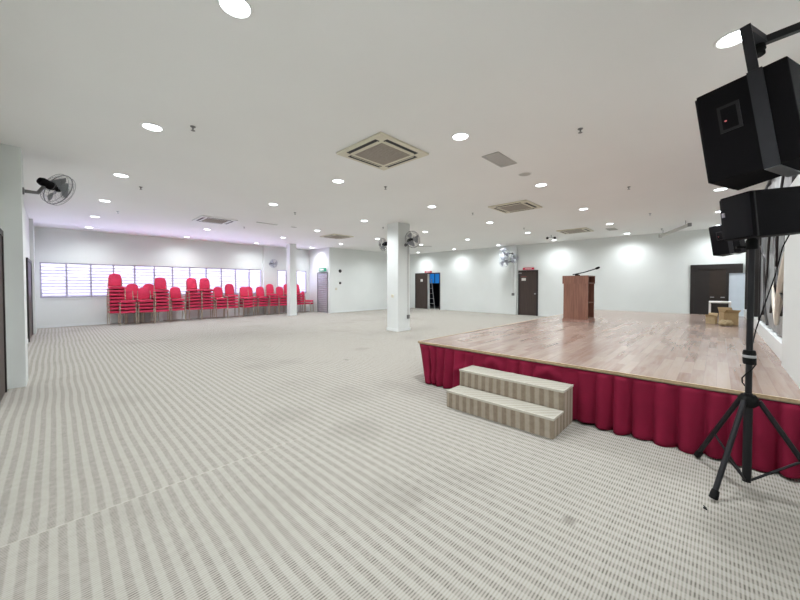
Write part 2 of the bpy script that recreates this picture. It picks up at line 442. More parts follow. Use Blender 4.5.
# ------------------------------------------------------------ stage
SX0,SX1,SY0,SY1=3.70,12.60,YR,3.16
st=MB().box((SX0,SY0,STZ-.035),(SX1,SY1,STZ)).build('stage_platform',M['deck'])
tag(st,'long raised stage platform with pinkish brown laminate plank floor','stage')
mb=MB(); mb.box((SX0-.018,SY0,STZ-.022),(SX0,SY1+.018,STZ+.003)); mb.box((SX0,SY1,STZ-.022),(SX1,SY1+.018,STZ+.003))
mb.build('edge_strip',M['oak'],st)
mb=MB(); mb.box((SX0+.14,SY0+.02,0),(SX0+.18,SY1-.12,STZ-.036)); mb.box((SX0+.18,SY1-.16,0),(SX1-.05,SY1-.12,STZ-.036)); mb.box((SX1-.09,SY0+.02,0),(SX1-.05,SY1-.16,STZ-.036))
mb.build('base_frame',M['darkwood'],st)

def skirt():
    # path: front edge from right wall to left corner then along the left edge
    L1=SY1-SY0-.03; L2=8.8
    s=0; pts=[]; 
    ns=int((L1+1.5)/.0125); nz=14
    bm=bmesh.new(); rows=[]
    rnd=random.Random(3)
    ph=[0]; 
    # pleat positions, irregular
    P=[];p=0
    while p<L1+L2:
        w=rnd.uniform(.11,.18); P.append((p,w,rnd.uniform(.7,1.3))); p+=w
    def off(s,f):
        for p,w,a in P:
            if p<=s<p+w:
                t=(s-p)/w
                # rounded fold leaning to one side with a narrow pinched valley
                u=t**1.5
                return a*(abs(math.sin(PI*u))**.55-.45)
        return 0
    tot=L1+L2; n=0; S=[]
    while n<tot: S.append(n); n+=.0125 if n<L1+.3 else .04
    for sv in S:
        if sv<L1: base=Vector((SX0+.022,SY0+.02+sv)); nrm=Vector((-1,0))
        else: base=Vector((SX0+.022+(sv-L1),SY1-.01)); nrm=Vector((0,1))
        k=(abs(sv-L1)/.10)
        if k<1: nrm=(Vector((-1,0))*(.5+.5*(L1-sv)/.10)+Vector((0,1))*(.5-.5*(L1-sv)/.10)).normalized()
        row=[]
        for j in range(nz+1):
            f=j/nz
            calm=1.0
            if sv<L1:
                y=SY0+sv
                if 1.0<y<2.4: calm=.45+.25*math.sin(y*9)
            amp=(.020+.075*f**.7)*calm
            o=off(sv,f)*amp+.026+.036*f
            # swagged folds where the cloth is hitched up near the steps
            if sv<L1:
                y=SY0+sv
                for cy,zz,hh in ((2.35,.33,.05),(1.95,.47,.045),(1.30,.47,.05),(2.85,.15,.03)):
                    z=(STZ-.04)*(1-f)
                    dd=((y-cy)/.13)**2+((z-zz-abs(y-cy)*-.5)/.035)**2
                    o+=hh*math.exp(-dd)
            z=(STZ-.042)*(1-f)+.006
            if f==1: z+=.012*math.sin(sv*5.3)+.010*math.sin(sv*13)+.004; z=max(z,.006)
            kk=max(0,1-abs(sv-L1)/.45) if sv<L1 else 1.0
            row.append(bm.verts.new((base.x+nrm.x*o,base.y+nrm.y*o-.17*f*kk*kk*(3-2*kk),z)))
        rows.append(row)
    for a,b in zip(rows,rows[1:]):
        for j in range(nz): bm.faces.new([a[j],b[j],b[j+1],a[j+1]])
    me=bpy.data.meshes.new('stage_skirt'); bm.to_mesh(me); bm.free(); me.materials.append(M['skirt'])
    for p in me.polygons: p.use_smooth=True
    o=bpy.data.objects.new('stage_skirt',me); col.objects.link(o)
    md=o.modifiers.new('thick','SOLIDIFY'); md.thickness=.003; md.offset=1
    tag(o,'burgundy pleated cloth skirt hanging round the stage front','stage skirt')
skirt()

# steps
e=empty('stage_steps',(3.38,1.64,0),'two carpeted beige steps in front of the stage skirt','steps')
def step(x0,x1,z1,nm):
    y0,y1=-.585,.595
    b=MB().box((x0,y0,0),(x1,y1,z1),.008).build(nm,M['stepcarpet'],e)
    mb=MB()
    mb.box((x0-.004,y0-.004,z1-.02),(x0+.012,y1+.004,z1+.004),.004)
    mb.box((x0,y0-.004,z1-.018),(x1,y0+.008,z1+.004),.003); mb.build('nosing',M['stepedge'],b)
    MB().box((x0+.012,y0+.008,z1+.0005),(x1-.004,y1-.004,z1+.003)).build('tread_carpet',M['treadcarpet'],b)
M['treadcarpet']=carpet('tread_carpet','X',light=(.46,.44,.38),dark=(.29,.27,.22),mid=(.41,.39,.33),floor=False)
step(-.285,-.022,.19,'lower_step'); step(-.020,.262,.382,'upper_step')

# right wall: mural, base
mb=MB(); e=empty('wall_mural',(7.1,-.55,0),'silver grey marbled relief panel on the right wall behind the stand','wall panel')
def wavy(x0,x1,z0,z1,y0,nm,par,n=60,amp=.02,m='mural'):
    bm=bmesh.new(); fr=[];bk=[]
    nzz=10
    for i in range(n+1):
        x=x0+(x1-x0)*i/n
        y=y0+amp*math.sin(i*.75)*.5
        fr.append([bm.verts.new((x,y,z0+(z1-z0)*j/nzz)) for j in range(nzz+1)])
        bk.append([bm.verts.new((x,y0-.05,z0)),bm.verts.new((x,y0-.05,z1))])
    for i in range(n):
        for j in range(nzz): bm.faces.new([fr[i][j],fr[i+1][j],fr[i+1][j+1],fr[i][j+1]])
        bm.faces.new([fr[i][0],bk[i][0],bk[i+1][0],fr[i+1][0]]); bm.faces.new([fr[i][-1],bk[i][1],bk[i+1][1],fr[i+1][-1]]); bm.faces.new([bk[i][0],bk[i][1],bk[i+1][1],bk[i+1][0]])
    bm.faces.new([v for v in fr[0]]+[bk[0][1],bk[0][0]]); bm.faces.new([v for v in fr[-1]]+[bk[-1][1],bk[-1][0]])
    bmesh.ops.recalc_face_normals(bm,faces=bm.faces)
    me=bpy.data.meshes.new(nm); bm.to_mesh(me); bm.free(); me.materials.append(M[m])
    o=bpy.data.objects.new(nm,me); col.objects.link(o); o.parent=par; return o
wavy(-1.88,1.65,.78,2.95,.0,'panel',e)
mb=MB(); mb.box((-1.91,-.05,.762),(-1.88,.03,2.95)); mb.box((1.65,-.05,.762),(1.69,.03,2.95)); mb.box((-1.91,-.06,2.94),(1.69,.03,2.98)); mb.build('frame',M['doorframe'],e)
rib=MB(); pts=[(-1.72,.03,1.83),(-1.66,.03,1.70),(-1.45,.03,1.48),(-1.15,.03,1.18),(-.95,.03,.92),(-.7,.03,1.15),(-.45,.03,1.4)]
rib.tube(pts,[.008,.03,.042,.035,.02,.025,.008],8); rib.build('cream_ribbon',M['ribbon'],e,True)
for k,(x0,x1,z0,z1) in enumerate(((-1.75,-1.3,2.3,.95),(-1.2,-.2,2.6,.9),(-1.6,.3,1.1,2.4),(-.2,.9,2.5,1.0),(.2,1.5,.9,2.2))):
    q=[(x0+(x1-x0)*t/8,.022+.012*math.sin(t*.8),z0+(z1-z0)*t/8+.12*math.sin(t*.9+k)) for t in range(9)]
    MB().tube(q,.014,6).build('dark_relief_line',M['doorframe'],e,True)
e2=empty('wall_mural',(11.0,-.55,0),'dark framed glossy panel farther along the right wall, near the far corner','wall panel')
wavy(-1.2,1.5,.78,2.5,.0,'panel',e2,40)
mb=MB(); mb.box((-1.25,-.05,.7),(-1.2,.05,2.55)); mb.box((1.5,-.05,.7),(1.56,.05,2.55)); mb.box((-1.25,-.05,2.5),(1.56,.05,2.55)); mb.build('frame',M['doorframe'],e2)
bx=MB().box((5.2,YR,STZ+.001),(12.9,-.5,.76),.004).build('wall_plinth',M['trim']); tag(bx,'low white plinth running along the right wall on the stage','plinth')

# ------------------------------------------------------------ lectern
e=empty('lectern',(8.38,2.325,STZ),'reddish brown wooden lectern with open shelves standing on the stage','lectern')
hx,hy,hz=.25,.255,.86
MB().box((-hx,-hy,.06),(-hx+.02,hy,hz)).build('side_panel',M['lectern'],e)
MB().box((hx-.02,-hy,.06),(hx,hy,hz)).build('side_panel',M['lectern'],e)
MB().box((-hx+.02,hy-.02,.06),(hx-.02,hy,hz)).build('front_panel',M['lecterndark'],e)
MB().box((-hx+.02,-hy+.01,.42),(hx-.02,hy-.02,.44)).build('shelf',M['lectern'],e)
MB().box((-hx+.02,-hy,.06),(hx-.02,hy-.02,.085)).build('shelf',M['lectern'],e)
MB().prism([(-hx-.02,0),(hx+.02,0),(hx-.01,.06),(-hx+.01,.06)],(0,-hy-.02,0),(1,0,0),(0,0,1),(0,1,0),2*hy+.04).build('base',M['lectern'],e)
mb=MB(); mb.box((-hx-.02,-hy-.01,hz),(-hx,hy+.02,1.04)); mb.box((hx,-hy-.01,hz),(hx+.02,hy+.02,1.04)); mb.box((-hx,hy,hz),(hx,hy+.02,1.04))
mb.box((-hx,-hy,1.02),(hx,hy,1.04)); mb.box((-hx,-hy,hz),(hx,hy,hz+.02)); mb.build('top_box',M['lectern'],e)
g=empty('gooseneck_microphone',(8.38,2.36,STZ+1.041),'black gooseneck microphone on top of the lectern','microphone')
MB().lathe([(0,0),(.055,0),(.055,.02),(.02,.04),(.012,.06),(0,.06)]).build('base',M['black'],g,True)
MB().tube([(0,.10,.03),(0,.02,.045),(0,-.13,.075),(0,-.28,.12),(0,-.38,.155)],.012,6).build('neck',M['black'],g,True)
MB().tube([(0,-.37,.15),(0,-.40,.163),(0,-.45,.185)],[.018,.028,.02],10).build('head',M['rubber'],g,True)

# table, boxes on the stage
e=empty('side_table',(12.1,-.03,STZ),'low white framed table by the dark door at the back of the stage','table')
mb=MB().box((-.2,-.21,.36),(.2,.21,.40),.004).build('table_top',M['whitep'],e)
for sx in (-1,1):
    for sy in (-1,1): MB().box((sx*.18-.015,sy*.19-.02,0),(sx*.18+.015,sy*.19+.02,.36)).build('leg',M['whitep'],e)
MB().box((-.15,-.15,.08),(.15,.15,.34)).build('inner_box',M['doorframe'],e)
def open_box(name,loc,w,d,hh,m,label,rot):
    e=empty(name,loc,label,'box',rotz=rot)
    mb=MB(); t=.008
    mb.box((-w,-d,0),(w,d,t)); mb.box((-w,-d,t),(-w+t,d,hh)); mb.box((w-t,-d,t),(w,d,hh)); mb.box((-w+t,-d,t),(w-t,-d+t,hh)); mb.box((-w+t,d-t,t),(w-t,d,hh))
    mb.build('carton',M[m],e)
    for sx,an in ((-1,.5),(1,.9)):
        c_,s_=math.cos(an),math.sin(an)
        MB().prism([(0,0),(c_*w*.9*sx,s_*w*.9),(c_*w*.9*sx-.004,s_*w*.9+.006),(-.004*sx,.006)],(sx*w,-d,hh),(1,0,0),(0,0,1),(0,1,0),2*d).build('flap',M[m],e)
open_box('cardboard_box',(9.85,-.16,STZ),.13,.115,.25,'cardboard','open brown cardboard box beside the right wall on the stage',.3)
open_box('cardboard_box',(9.85,.10,STZ),.09,.075,.15,'kraft','smaller pale carton left of the open box on the stage',-.2)
# crumpled kraft paper
bm=bmesh.new(); bmesh.ops.create_icosphere(bm,subdivisions=3,radius=.11)
r2=random.Random(5)
for v in bm.verts: v.co*=r2.uniform(.8,1.15); v.co.z=max(v.co.z*.6+.055,0)
me=bpy.data.meshes.new('crumpled_paper'); bm.to_mesh(me); bm.free(); me.materials.append(M['kraft'])
o=bpy.data.objects.new('crumpled_paper',me); col.objects.link(o); o.location=(9.50,-.12,STZ)
tag(o,'crumpled pale brown wrapping paper lying in front of the cardboard box','paper')

# ------------------------------------------------------------ chairs
def make_chair():
    e=empty('banquet_chair',(0,0,0),'x','chair','stacked red banquet chairs')
    MB().box((-.205,-.218,.412),(.205,.205,.490),.020).build('seat',M['red'],e,True)
    # backrest: rounded top, slightly tilted
    mb=MB(); n=10; poly=[(-.155,0),(-.175,.16),(-.17,.34)]
    for k in range(n+1):
        a=PI-PI*k/n; poly.append((.165*math.cos(a)*(1.0),.36+.085*math.sin(a)))
    poly+=[(.17,.34),(.175,.16),(.155,0)]
    t=.16; up=Vector((0,math.sin(t),math.cos(t))); w=Vector((0,math.cos(t),-math.sin(t)))
    mb.prism(poly,(0,.185,.52),(1,0,0),up,w,.045,.008); mb.build('backrest',M['red'],e,True)
    for sx in (-1,1):
        MB().tube([(sx*.215,-.19,.42),(sx*.222,-.215,0)],.0125,6).build('leg',M['gold'],e,True)
        MB().tube([(sx*.215,.20,.43),(sx*.218,.235,0)],.0125,6).build('leg',M['gold'],e,True)
    mb=MB()
    for sx in (-1,1): mb.tube([(sx*.213,-.20,.418),(sx*.213,.20,.418)],.008,6)
    mb.tube([(-.215,-.17,.418),(.215,-.17,.418)],.008,6); mb.tube([(-.215,.19,.418),(.215,.19,.418)],.008,6)
    mb.build('seat_frame',M['gold'],e,True)
    mb=MB()
    for sx in (-1,1): mb.tube([(sx*.20,.20,.43),(sx*.195,.215,.56),(sx*.183,.26,.82)],.011,6)
    mb.tube([(-.197,.208,.50),(.197,.208,.50)],.009,6)
    mb.build('back_frame',M['gold'],e,True)
    return e
proto=make_chair(); first=True
DZ=.122
stacks=[ # x, y(front), levels, rotation, description
 (1.47,15.15,8,.03,'tallest stack at the left end'),
 (1.74,14.86,4,.0,'second stack from the left, front row'),
 (2.25,14.86,4,.0,'third stack from the left, front row'),
 (2.73,14.80,7,-.04,'fourth stack from the left, a tall one'),
 (3.27,15.02,4,.0,'fifth stack from the left, low'),
 (3.84,15.02,7,.04,'sixth stack from the left, tall'),
 (4.29,14.98,7,.0,'seventh stack from the left, tall'),
 (4.77,14.88,4,.02,'eighth stack from the left, low'),
 (5.24,14.92,5,.0,'ninth stack from the left, front row'),
 (5.85,14.90,4,.05,'low stack right of the ninth stack'),
 (6.66,15.15,4,-.06,'low stack left of the window pier'),
 (7.12,15.08,5,.03,'high stack before the window pier'),
 (7.58,15.02,4,.0,'low stack just left of the slim column'),
 (8.04,15.15,5,.03,'stack half hidden by the slim column'),
 (8.50,15.10,5,.0,'stack just right of the slim column'),
 (8.98,15.0,2,.7,'lowest stack beside the grey shutter door'),
]
back=[(1.98,15.33,5,.0,'back-row stack behind the second stack'),(2.47,15.33,5,.0,'back-row stack behind the third stack'),
      (6.22,15.33,4,0,'back-row stack left of the window pier')]
for si,(x,y,n,rz,desc) in enumerate(stacks+back):
    for k in range(n):
        if first: c=proto; first=False
        else: c=copy_tree(proto)
        c.location=(x+.004*math.sin(k*2.1+si),y+.215-.004*k,k*DZ); c.rotation_euler.z=rz+.012*math.sin(k*1.7+si*2)
        pos='top' if k==n-1 else ('bottom' if k==0 else ORD[k]+' from bottom')
        c['label']='red padded chair, %s of the %s'%(pos,desc)

# ------------------------------------------------------------ wall fans
def fan(mount,outdir,center,axis,r,label,dark=True):
    """mount: point on the pillar; outdir: away from it; center: cage centre; axis: blowing direction"""
    mount=Vector(mount); outdir=Vector(outdir); c=Vector(center)-mount; ax=Vector(axis).normalized()
    e=empty('wall_fan',mount,label,'fan')
    wire=M['fanwire'] if dark else M['fanwhite']; bl=M['fanblade'] if dark else M['fanwhite']; mo=M['black'] if dark else M['greymetal']
    u=outdir.orthogonal().normalized()
    mb=MB(); mb.lathe([(0,0),(.05,0),(.05,.015),(.03,.02),(0,.02)],(0,0,0),outdir,14); mb.build('wall_plate',M['greymetal'],e,True)
    mc=c-ax*.20*r/.25
    MB().tube([outdir*.01,outdir*(.5*mc.length),mc-Vector((0,0,.075)),mc-Vector((0,0,.05))],.024,8).build('arm',M['greymetal'],e,True)
    mh=MB().lathe([(0,-.06),(.045,-.05),(.062,-.01),(.062,.10),(.05,.14),(.018,.145),(.018,.17),(0,.17)],mc,ax,18).build('motor_housing',mo,e,True)
    # cage
    u=ax.orthogonal().normalized(); w=ax.cross(u); mb=MB()
    def ring(rad,off,th,n=36): mb.tube([c+ax*off+(u*math.cos(2*PI*k/n)+w*math.sin(2*PI*k/n))*rad for k in range(n)],th,5,True)
    ring(r,0,.006); ring(r*.97,.05,.0025); ring(r*.97,-.05,.0025); ring(r*.66,.085,.002); ring(r*.66,-.085,.002); ring(r*.3,.095,.003); ring(r*.3,-.095,.003)
    ns=36
    for k in range(ns):
        d=(u*math.cos(2*PI*k/ns)+w*math.sin(2*PI*k/ns))
        for s in (-1,1): mb.tube([c+d*r,c+d*r*.95+ax*s*.055,c+d*r*.6+ax*s*.088,c+d*r*.2+ax*s*.096],.0011,3,caps=False)
    mb.build('cage',wire,e,True)
    MB().lathe([(0,.0),(r*.22,0),(r*.2,.012),(0,.016)],c+ax*.09,ax,18).build('badge',bl,e,True)
    for b in range(3):
        mb=MB(); a0=b*2*PI/3+.4; n=6; top=[];bot=[]
        for i in range(n+1):
            rr=r*(.14+.76*i/n); half=.30+.38*math.sin(PI*i/n*.85)
            for lst,sg in ((top,1),(bot,-1)):
                a=a0+sg*half
                lst.append((c+(u*math.cos(a)+w*math.sin(a))*rr+ax*(sg*.03)))
        A=[mb.bm.verts.new(p) for p in top]; B=[mb.bm.verts.new(p) for p in bot]
        A2=[mb.bm.verts.new(p-ax*.004) for p in top]; B2=[mb.bm.verts.new(p-ax*.004) for p in bot]
        for i in range(n):
            mb.bm.faces.new([A[i],A[i+1],B[i+1],B[i]]); mb.bm.faces.new([A2[i],B2[i],B2[i+1],A2[i+1]])
            mb.bm.faces.new([A[i],A2[i],A2[i+1],A[i+1]]); mb.bm.faces.new([B[i],B[i+1],B2[i+1],B2[i]])
        mb.bm.faces.new([A[0],B[0],B2[0],A2[0]]); mb.bm.faces.new([A[n],A2[n],B2[n],B[n]])
        mb.build('blade',bl,e,True)
    MB().lathe([(0,-.03),(r*.13,-.03),(r*.15,0),(r*.1,.03),(0,.04)],c,ax,14).build('hub',mo,e,True)
    return e
fan((-.305,7.05,2.72),(1,0,0),(.045,7.26,2.85),(math.cos(.62),math.sin(.62),-.30),.245,'dark wall fan on the left pillar nearest the camera')
fan((7.3,7.38,2.66),(0,1,0),(7.28,7.76,2.70),(-.35,.9,-.1),.20,'dark wall fan on the left side of the broad column')
fan((7.42,6.91,2.62),(0,-1,0),(7.40,6.60,2.76),(-.25,-1,.10),.25,'dark wall fan on the right side of the broad column')
fan((7.2,YW-.12,2.42),(0,-1,0),(7.2,YW-.50,2.42),(.1,-1,-.25),.20,'pale wall fan on the pier between the two windows',False)
fan((XF-.12,7.04,2.50),(-1,0,0),(XF-.45,7.30,2.50),(-.9,.1,-.2),.26,'pale wall fan left of the far wall pier, lower of two',False)
fan((XF-.12,7.04,2.88),(-1,0,0),(XF-.45,7.28,2.88),(-.8,-.5,-.2),.24,'pale wall fan left of the far wall pier, upper of two',False)
fan((XF-.12,6.90,2.62),(-1,0,0),(XF-.42,6.80,2.62),(-.5,-1,-.15),.21,'pale wall fan right of the far wall pier, above the door',False)

# ------------------------------------------------------------ hung speakers
FR=Vector((.36616589,.91974395,-.14139877)); WD=Vector((.92877958,-.37059323,-.00539949)); CU=Vector((.05736758,.12935118,.98993799))
TL=Vector((2.92747729,.12466667,2.62533023)); SH,SW,SD,TAU=.588,.364,.388,math.radians(9.63)
def hung(name,org,fr,wd,cu,wall_dir,label,long_arm):
    e=empty(name,org,label,'speaker')
    L=lambda a,b,c: wd*a+fr*b+cu*c      # local: a across front, b forward, c up; origin at top left front corner
    tw=SD*math.tan(TAU)
    plan=[(0,0),(SW,0),(SW-tw,-SD),(tw,-SD)]
    MB().prism(plan,L(0,0,-SH),wd,fr,cu,SH,.006).build('cabinet',M['black'],e)
    MB().prism([(.01,.002),(SW-.01,.002),(SW-.012,.014),(.012,.014)],L(0,0,-SH+.01),wd,fr,cu,SH-.02,.004).build('grille',M['grille'],e)
    s=(-fr*math.cos(TAU)+wd*math.sin(TAU)); out=(-wd*math.cos(TAU)-fr*math.sin(TAU))
    # terminal plate on the left side
    def side(s0,s1,c0,c1,o0,o1,nm,m,par):
        poly=[(s0,c0),(s1,c0),(s1,c1),(s0,c1)]
        return MB().prism(poly,out*o0,s,cu,out,o1-o0).build(nm,M[m],par)
    tp=side(.085,.185,-.30,-.13,.0,.006,'terminal_plate','greymetal_dark',e)
    side(.10,.17,-.285,-.15,.006,.008,'recess','black',tp)
    side(.112,.122,-.236,-.230,.008,.012,'red_light','redled',tp)
    # U bracket: strap down the side, across under and over
    mb=MB()
    mb.prism([(.235,-SH-.012),(.30,-SH-.012),(.30,.0),(.235,.0)],out*.008,s,cu,out,.006); mb.build('strap',M['strapm'],e)
    mb=MB(); mb.prism([(.242,.0),(.288,.0),(.288,.285),(.242,.285)],out*.008,s,cu,out,.012)
    a=s*.242; mb.prism([(-.01,.24),(SW*.5+.02,.24),(SW*.5+.02,.285),(-.01,.285)],a,wd,cu,s,.046); mb.build('yoke',M['strapm'],e)
    mb=MB(); mb.prism([(-.012,-SH-.014),(SW-.06,-SH-.014),(SW-.06,-SH-.006),(-.012,-SH-.006)],s*.238,wd,cu,s,.06); mb.build('foot_bar',M['steel'],e)
    j=a+wd*(SW*.5+.02)+cu*.262
    MB().lathe([(0,-.05),(.030,-.05),(.030,-.02),(.036,-.02),(.036,.03),(.022,.05),(0,.05)],j-cu*.03,cu,16).build('joint',M['rubber'],e,True)
    MB().tube([a+wd*(SW*.5-.04)+cu*.29,a+wd*(SW*.5-.04)+cu*.325],.008,8).build('bolt',M['steel'],e,True)
    k=j+wall_dir; 
    mb=MB(); d=wall_dir.normalized(); up=Vector((0,0,1)); sd=d.cross(up).normalized(); up=sd.cross(d)
    mb.prism([(-.018,-.022),(.018,-.022),(.018,.022),(-.018,.022)],j,sd,up,d,wall_dir.length-.01); mb.build('wall_arm',M['blackmetal'],e)
    mb=MB(); mb.box((k.x-.08,k.y,k.z-.10),(k.x+.08,k.y+.008,k.z+.10)); mb.build('wall_plate',M['blackmetal'],e)
    return e
M['greymetal_dark']=mat('terminal_grey',(.014,.013,.014),.5,.2,noise=.1,spec=.3)
M['strapm']=mat('bracket_charcoal',(.022,.022,.026),.5,.2,noise=.08,spec=.3)
def walldir(org,wd,fr,cu,dx=0,dz=.03):
    s=(-fr*math.cos(TAU)+wd*math.sin(TAU)); j=org+s*.242+wd*(SW*.5+.02)+cu*.262
    return Vector((dx,YR+.012-j.y,dz))
hung('hanging_speaker',TL,FR,WD,CU,walldir(TL,WD,FR,CU,-.02,.02),'large black loudspeaker hung from the wall bracket above the stand speaker',1)
Rz=Matrix.Rotation(math.radians(0),3,'Z')
o2=Vector((9.15,.157,2.563)); f2,w2,c2_=Rz@FR,Rz@WD,Rz@CU
hung('hanging_speaker',o2,f2,w2,c2_,walldir(o2,w2,f2,c2_),'smaller looking black loudspeaker hung on the right wall deep over the stage',1)

# stand speaker
A=Vector((3.066,-.158,1.705)); ro=math.radians(5.5)
e1=Vector((math.cos(math.radians(-46))*math.cos(ro),math.sin(math.radians(-46))*math.cos(ro),math.sin(ro)))
e2v=Vector((.226,.140,.0)).normalized(); up=e1.cross(e2v)
if up.z<0: up=-up
up.normalize(); e2v=up.cross(e1).normalized()
if e2v.x<0: e2v=-e2v
e=empty('stand_speaker',A,'black loudspeaker lying level on top of the tripod stand','speaker')
HH=.295
plan=[(0,0),(.50,0),(.50,.21),(.0,.20)]
MB().prism(plan,(0,0,0),e1,e2v,up,HH,.012).build('cabinet',M['black'],e,True)
# front grille wraps the left end, bowed
pl=[(-.004,.004),(-.035,.04),(-.052,.14),(-.035,.24),(-.004,.282)]
pl=[(-.003,.0)]+[(-.005-.008*math.sin(PI*t/8)**.7,.20*t/8) for t in range(1,8)]+[(-.003,.20)]
g=MB().prism(pl,up*.012,e1,e2v,up,HH-.024,.004).build('grille',M['grille'],e,True)
MB().prism([(-.015,.160),(-.013,.183),(-.008,.183),(-.010,.160)],up*.16,e1,e2v,up,.03).build('badge',M['steel'],g)
MB().prism([(.02,.004),(.03,.004),(.03,-.004),(.02,-.004)],up*.004,e1,e2v,up,HH-.008).build('seam_strip',M['greymetal_dark'],e)
PX,PY=3.275,-.158
# tripod stand
e=empty('speaker_stand',(PX,PY,0),'black tripod stand on the carpet carrying the level loudspeaker','stand')
MB().tube([(0,0,.66),(0,0,1.69)],.0175,14).build('upper_pole',M['blackmetal'],e,True)
MB().tube([(0,0,.05),(0,0,.66)],.0235,14).build('lower_pole',M['blackmetal'],e,True)
MB().lathe([(0,.86),(.029,.86),(.033,.88),(.033,.94),(.029,.955),(0,.955)],n=18).build('collar',M['rubber'],e,True)
MB().lathe([(.0335,.905),(.0342,.906),(.0342,.922),(.0335,.923)],n=18).build('silver_band',M['steel'],e,True)
MB().lathe([(0,1.64),(.03,1.64),(.03,1.70),(.018,1.72),(0,1.72)],n=18).build('top_socket',M['rubber'],e,True)
MB().tube([(0,.03,1.66),(-.02,.075,1.66)],[.006,.011],8).build('clamp_knob',M['rubber'],e,True)
MB().lathe([(0,.57),(.036,.57),(.052,.59),(.052,.625),(.036,.65),(0,.65)],n=18).build('leg_hub',M['rubber'],e,True)
feet=[Vector((2.93-PX,.005-PY,.02)),Vector((3.575-PX,.105-PY,.02)),Vector((3.30-PX,-.54-PY,.02))]
for ft in feet:
    d=ft.copy(); d.z=0; d.normalize(); top=d*.05+Vector((0,0,.615))
    lg=MB().tube([top,ft+Vector((0,0,.01))],.0155,10).build('leg',M['blackmetal'],e,True)
    dd=(ft-top).normalized()
    MB().tube([ft-dd*.055,ft-dd*.03,ft,ft+dd*.005],[.02,.023,.023,.014],10).build('rubber_foot',M['rubber'],lg,True)
    mid=top.lerp(ft,.58)
    MB().tube([(d.x*.02,d.y*.02,.065),tuple(mid)],.008,6).build('brace',M['blackmetal'],e,True)
# cable
cb=MB(); pts=[(3.40,-.335,1.735),(3.49,-.315,1.66),(3.464,-.283,1.47),(3.416,-.232,1.26),(3.377,-.192,1.09),(3.31,-.17,.97)]
for i in range(9):
    a=-1.2-i*.8; pts.append((PX+.034*math.cos(a),PY+.034*math.sin(a),.90-i*.035))
sm=[]
for i in range(len(pts)-1):
    for t in (0,.5): sm.append(Vector(pts[i]).lerp(Vector(pts[i+1]),t))
sm.append(Vector(pts[-1])); o=cb.tube(sm,.004,6).build('speaker_cable',M['rubber'],None,True); tag(o,'thin black cable from the stand speaker wound round the pole','cable')

# scraps
o=MB().prism([(0,0),(.025,.004),(.045,.02),(.028,.016),(.012,.02)],(2.78,.03,.001),(1,0,0),(0,1,0),(0,0,1),.006).build('dark_scrap',M['rubber']); tag(o,'tiny dark scrap on the carpet left of the tripod foot','scrap')

# ------------------------------------------------------------ ceiling fixtures
GX=[.80,3.55,6.25,9.03,11.75,14.40]; GY=[0.0,2.42,4.96,7.46,9.96,12.42,14.92]
XN=['next to the left wall','second from the left wall','third from the left wall','third from the far wall','second from the far wall','nearest the far wall']
FIX={(0,1):(.86,2.36),(0,2):(.82,4.86),(0,3):(.80,7.37),(0,4):(.78,9.85),(0,5):(.77,12.34),(0,6):(.77,14.75),(1,0):(3.59,-.055),(1,1):(3.56,2.37),(1,3):(3.52,7.47),(2,1):(6.32,2.42),(3,6):(8.9,14.7)}
pr=None
rows_missing_geo={(0,0),(2,0)}
for i,x in enumerate(GX):
    for j,y in enumerate(GY):
        if (i,j)==(1,4): continue
        x,y=FIX.get((i,j),(GX[i],GY[j]))
        if x>XD and y>YM: continue
        if (i,j) not in rows_missing_geo:
            if pr is None:
                pr=empty('downlight',(0,0,H),'x','ceiling light','recessed ceiling downlights')
                MB().lathe([(.092,-.001),(.095,-.008),(.110,-.008),(.114,-.001)],n=28).build('trim_ring',M['whitep'],pr,True)
                MB().lathe([(0,-.014),(.05,-.012),(.08,-.007),(.092,-.001)],n=24).build('diffuser',M['lamp'],pr,True)
                c=pr
            else: c=copy_tree(pr)
            c.location=(x,y,H)
            c['label']='round white ceiling downlight, %s from right wall in the row %s'%(ORD[j],XN[i])
        ld=bpy.data.lights.new('downlight_beam','SPOT'); ld.energy=165 if (i<5 and j<6) else 128; ld.spot_size=math.radians(162); ld.spot_blend=1.0
        ld.shadow_soft_size=.07; ld.color=(.92,.96,1.0)
        lo=bpy.data.objects.new('downlight_beam',ld); col.objects.link(lo); lo.location=(x,y,H-.03)

# sprinklers
sprk=[(1.15,4.5),(1.15,7.97),(1.12,11.04),(4.38,1.22),(4.38,4.6),(4.31,7.91),(4.24,11.06),(7.6,1.26),(7.54,4.63),(7.37,7.85),(10.8,1.32),(10.68,4.63),(14.0,1.39)]
spl=['nearest along the left wall','second along the left wall','farthest along the left wall','nearest the hanging speaker','beside the nearest air conditioner','third in the row past the nearest air conditioner','just left of the slim column','above the front of the lectern','left of the middle air conditioner','just in front of the broad column','above the middle of the stage','before the farthest air conditioner','above the far end of the stage']
pr=None
for (x,y),l in zip(sprk,spl):
    if pr is None:
        pr=empty('sprinkler_head',(0,0,H),'x','sprinkler','ceiling sprinkler heads')
        MB().lathe([(0,0),(.03,0),(.026,-.008),(.008,-.010),(.008,-.035),(0,-.035)],n=12).build('body',M['greymetal'],pr,True)
        MB().lathe([(0,-.045),(.022,-.045),(.024,-.048),(0,-.05)],n=12).build('deflector',M['greymetal'],pr,True)
        c=pr
    else: c=copy_tree(pr)
    c.location=(x,y,H); c['label']='small ceiling sprinkler head '+l

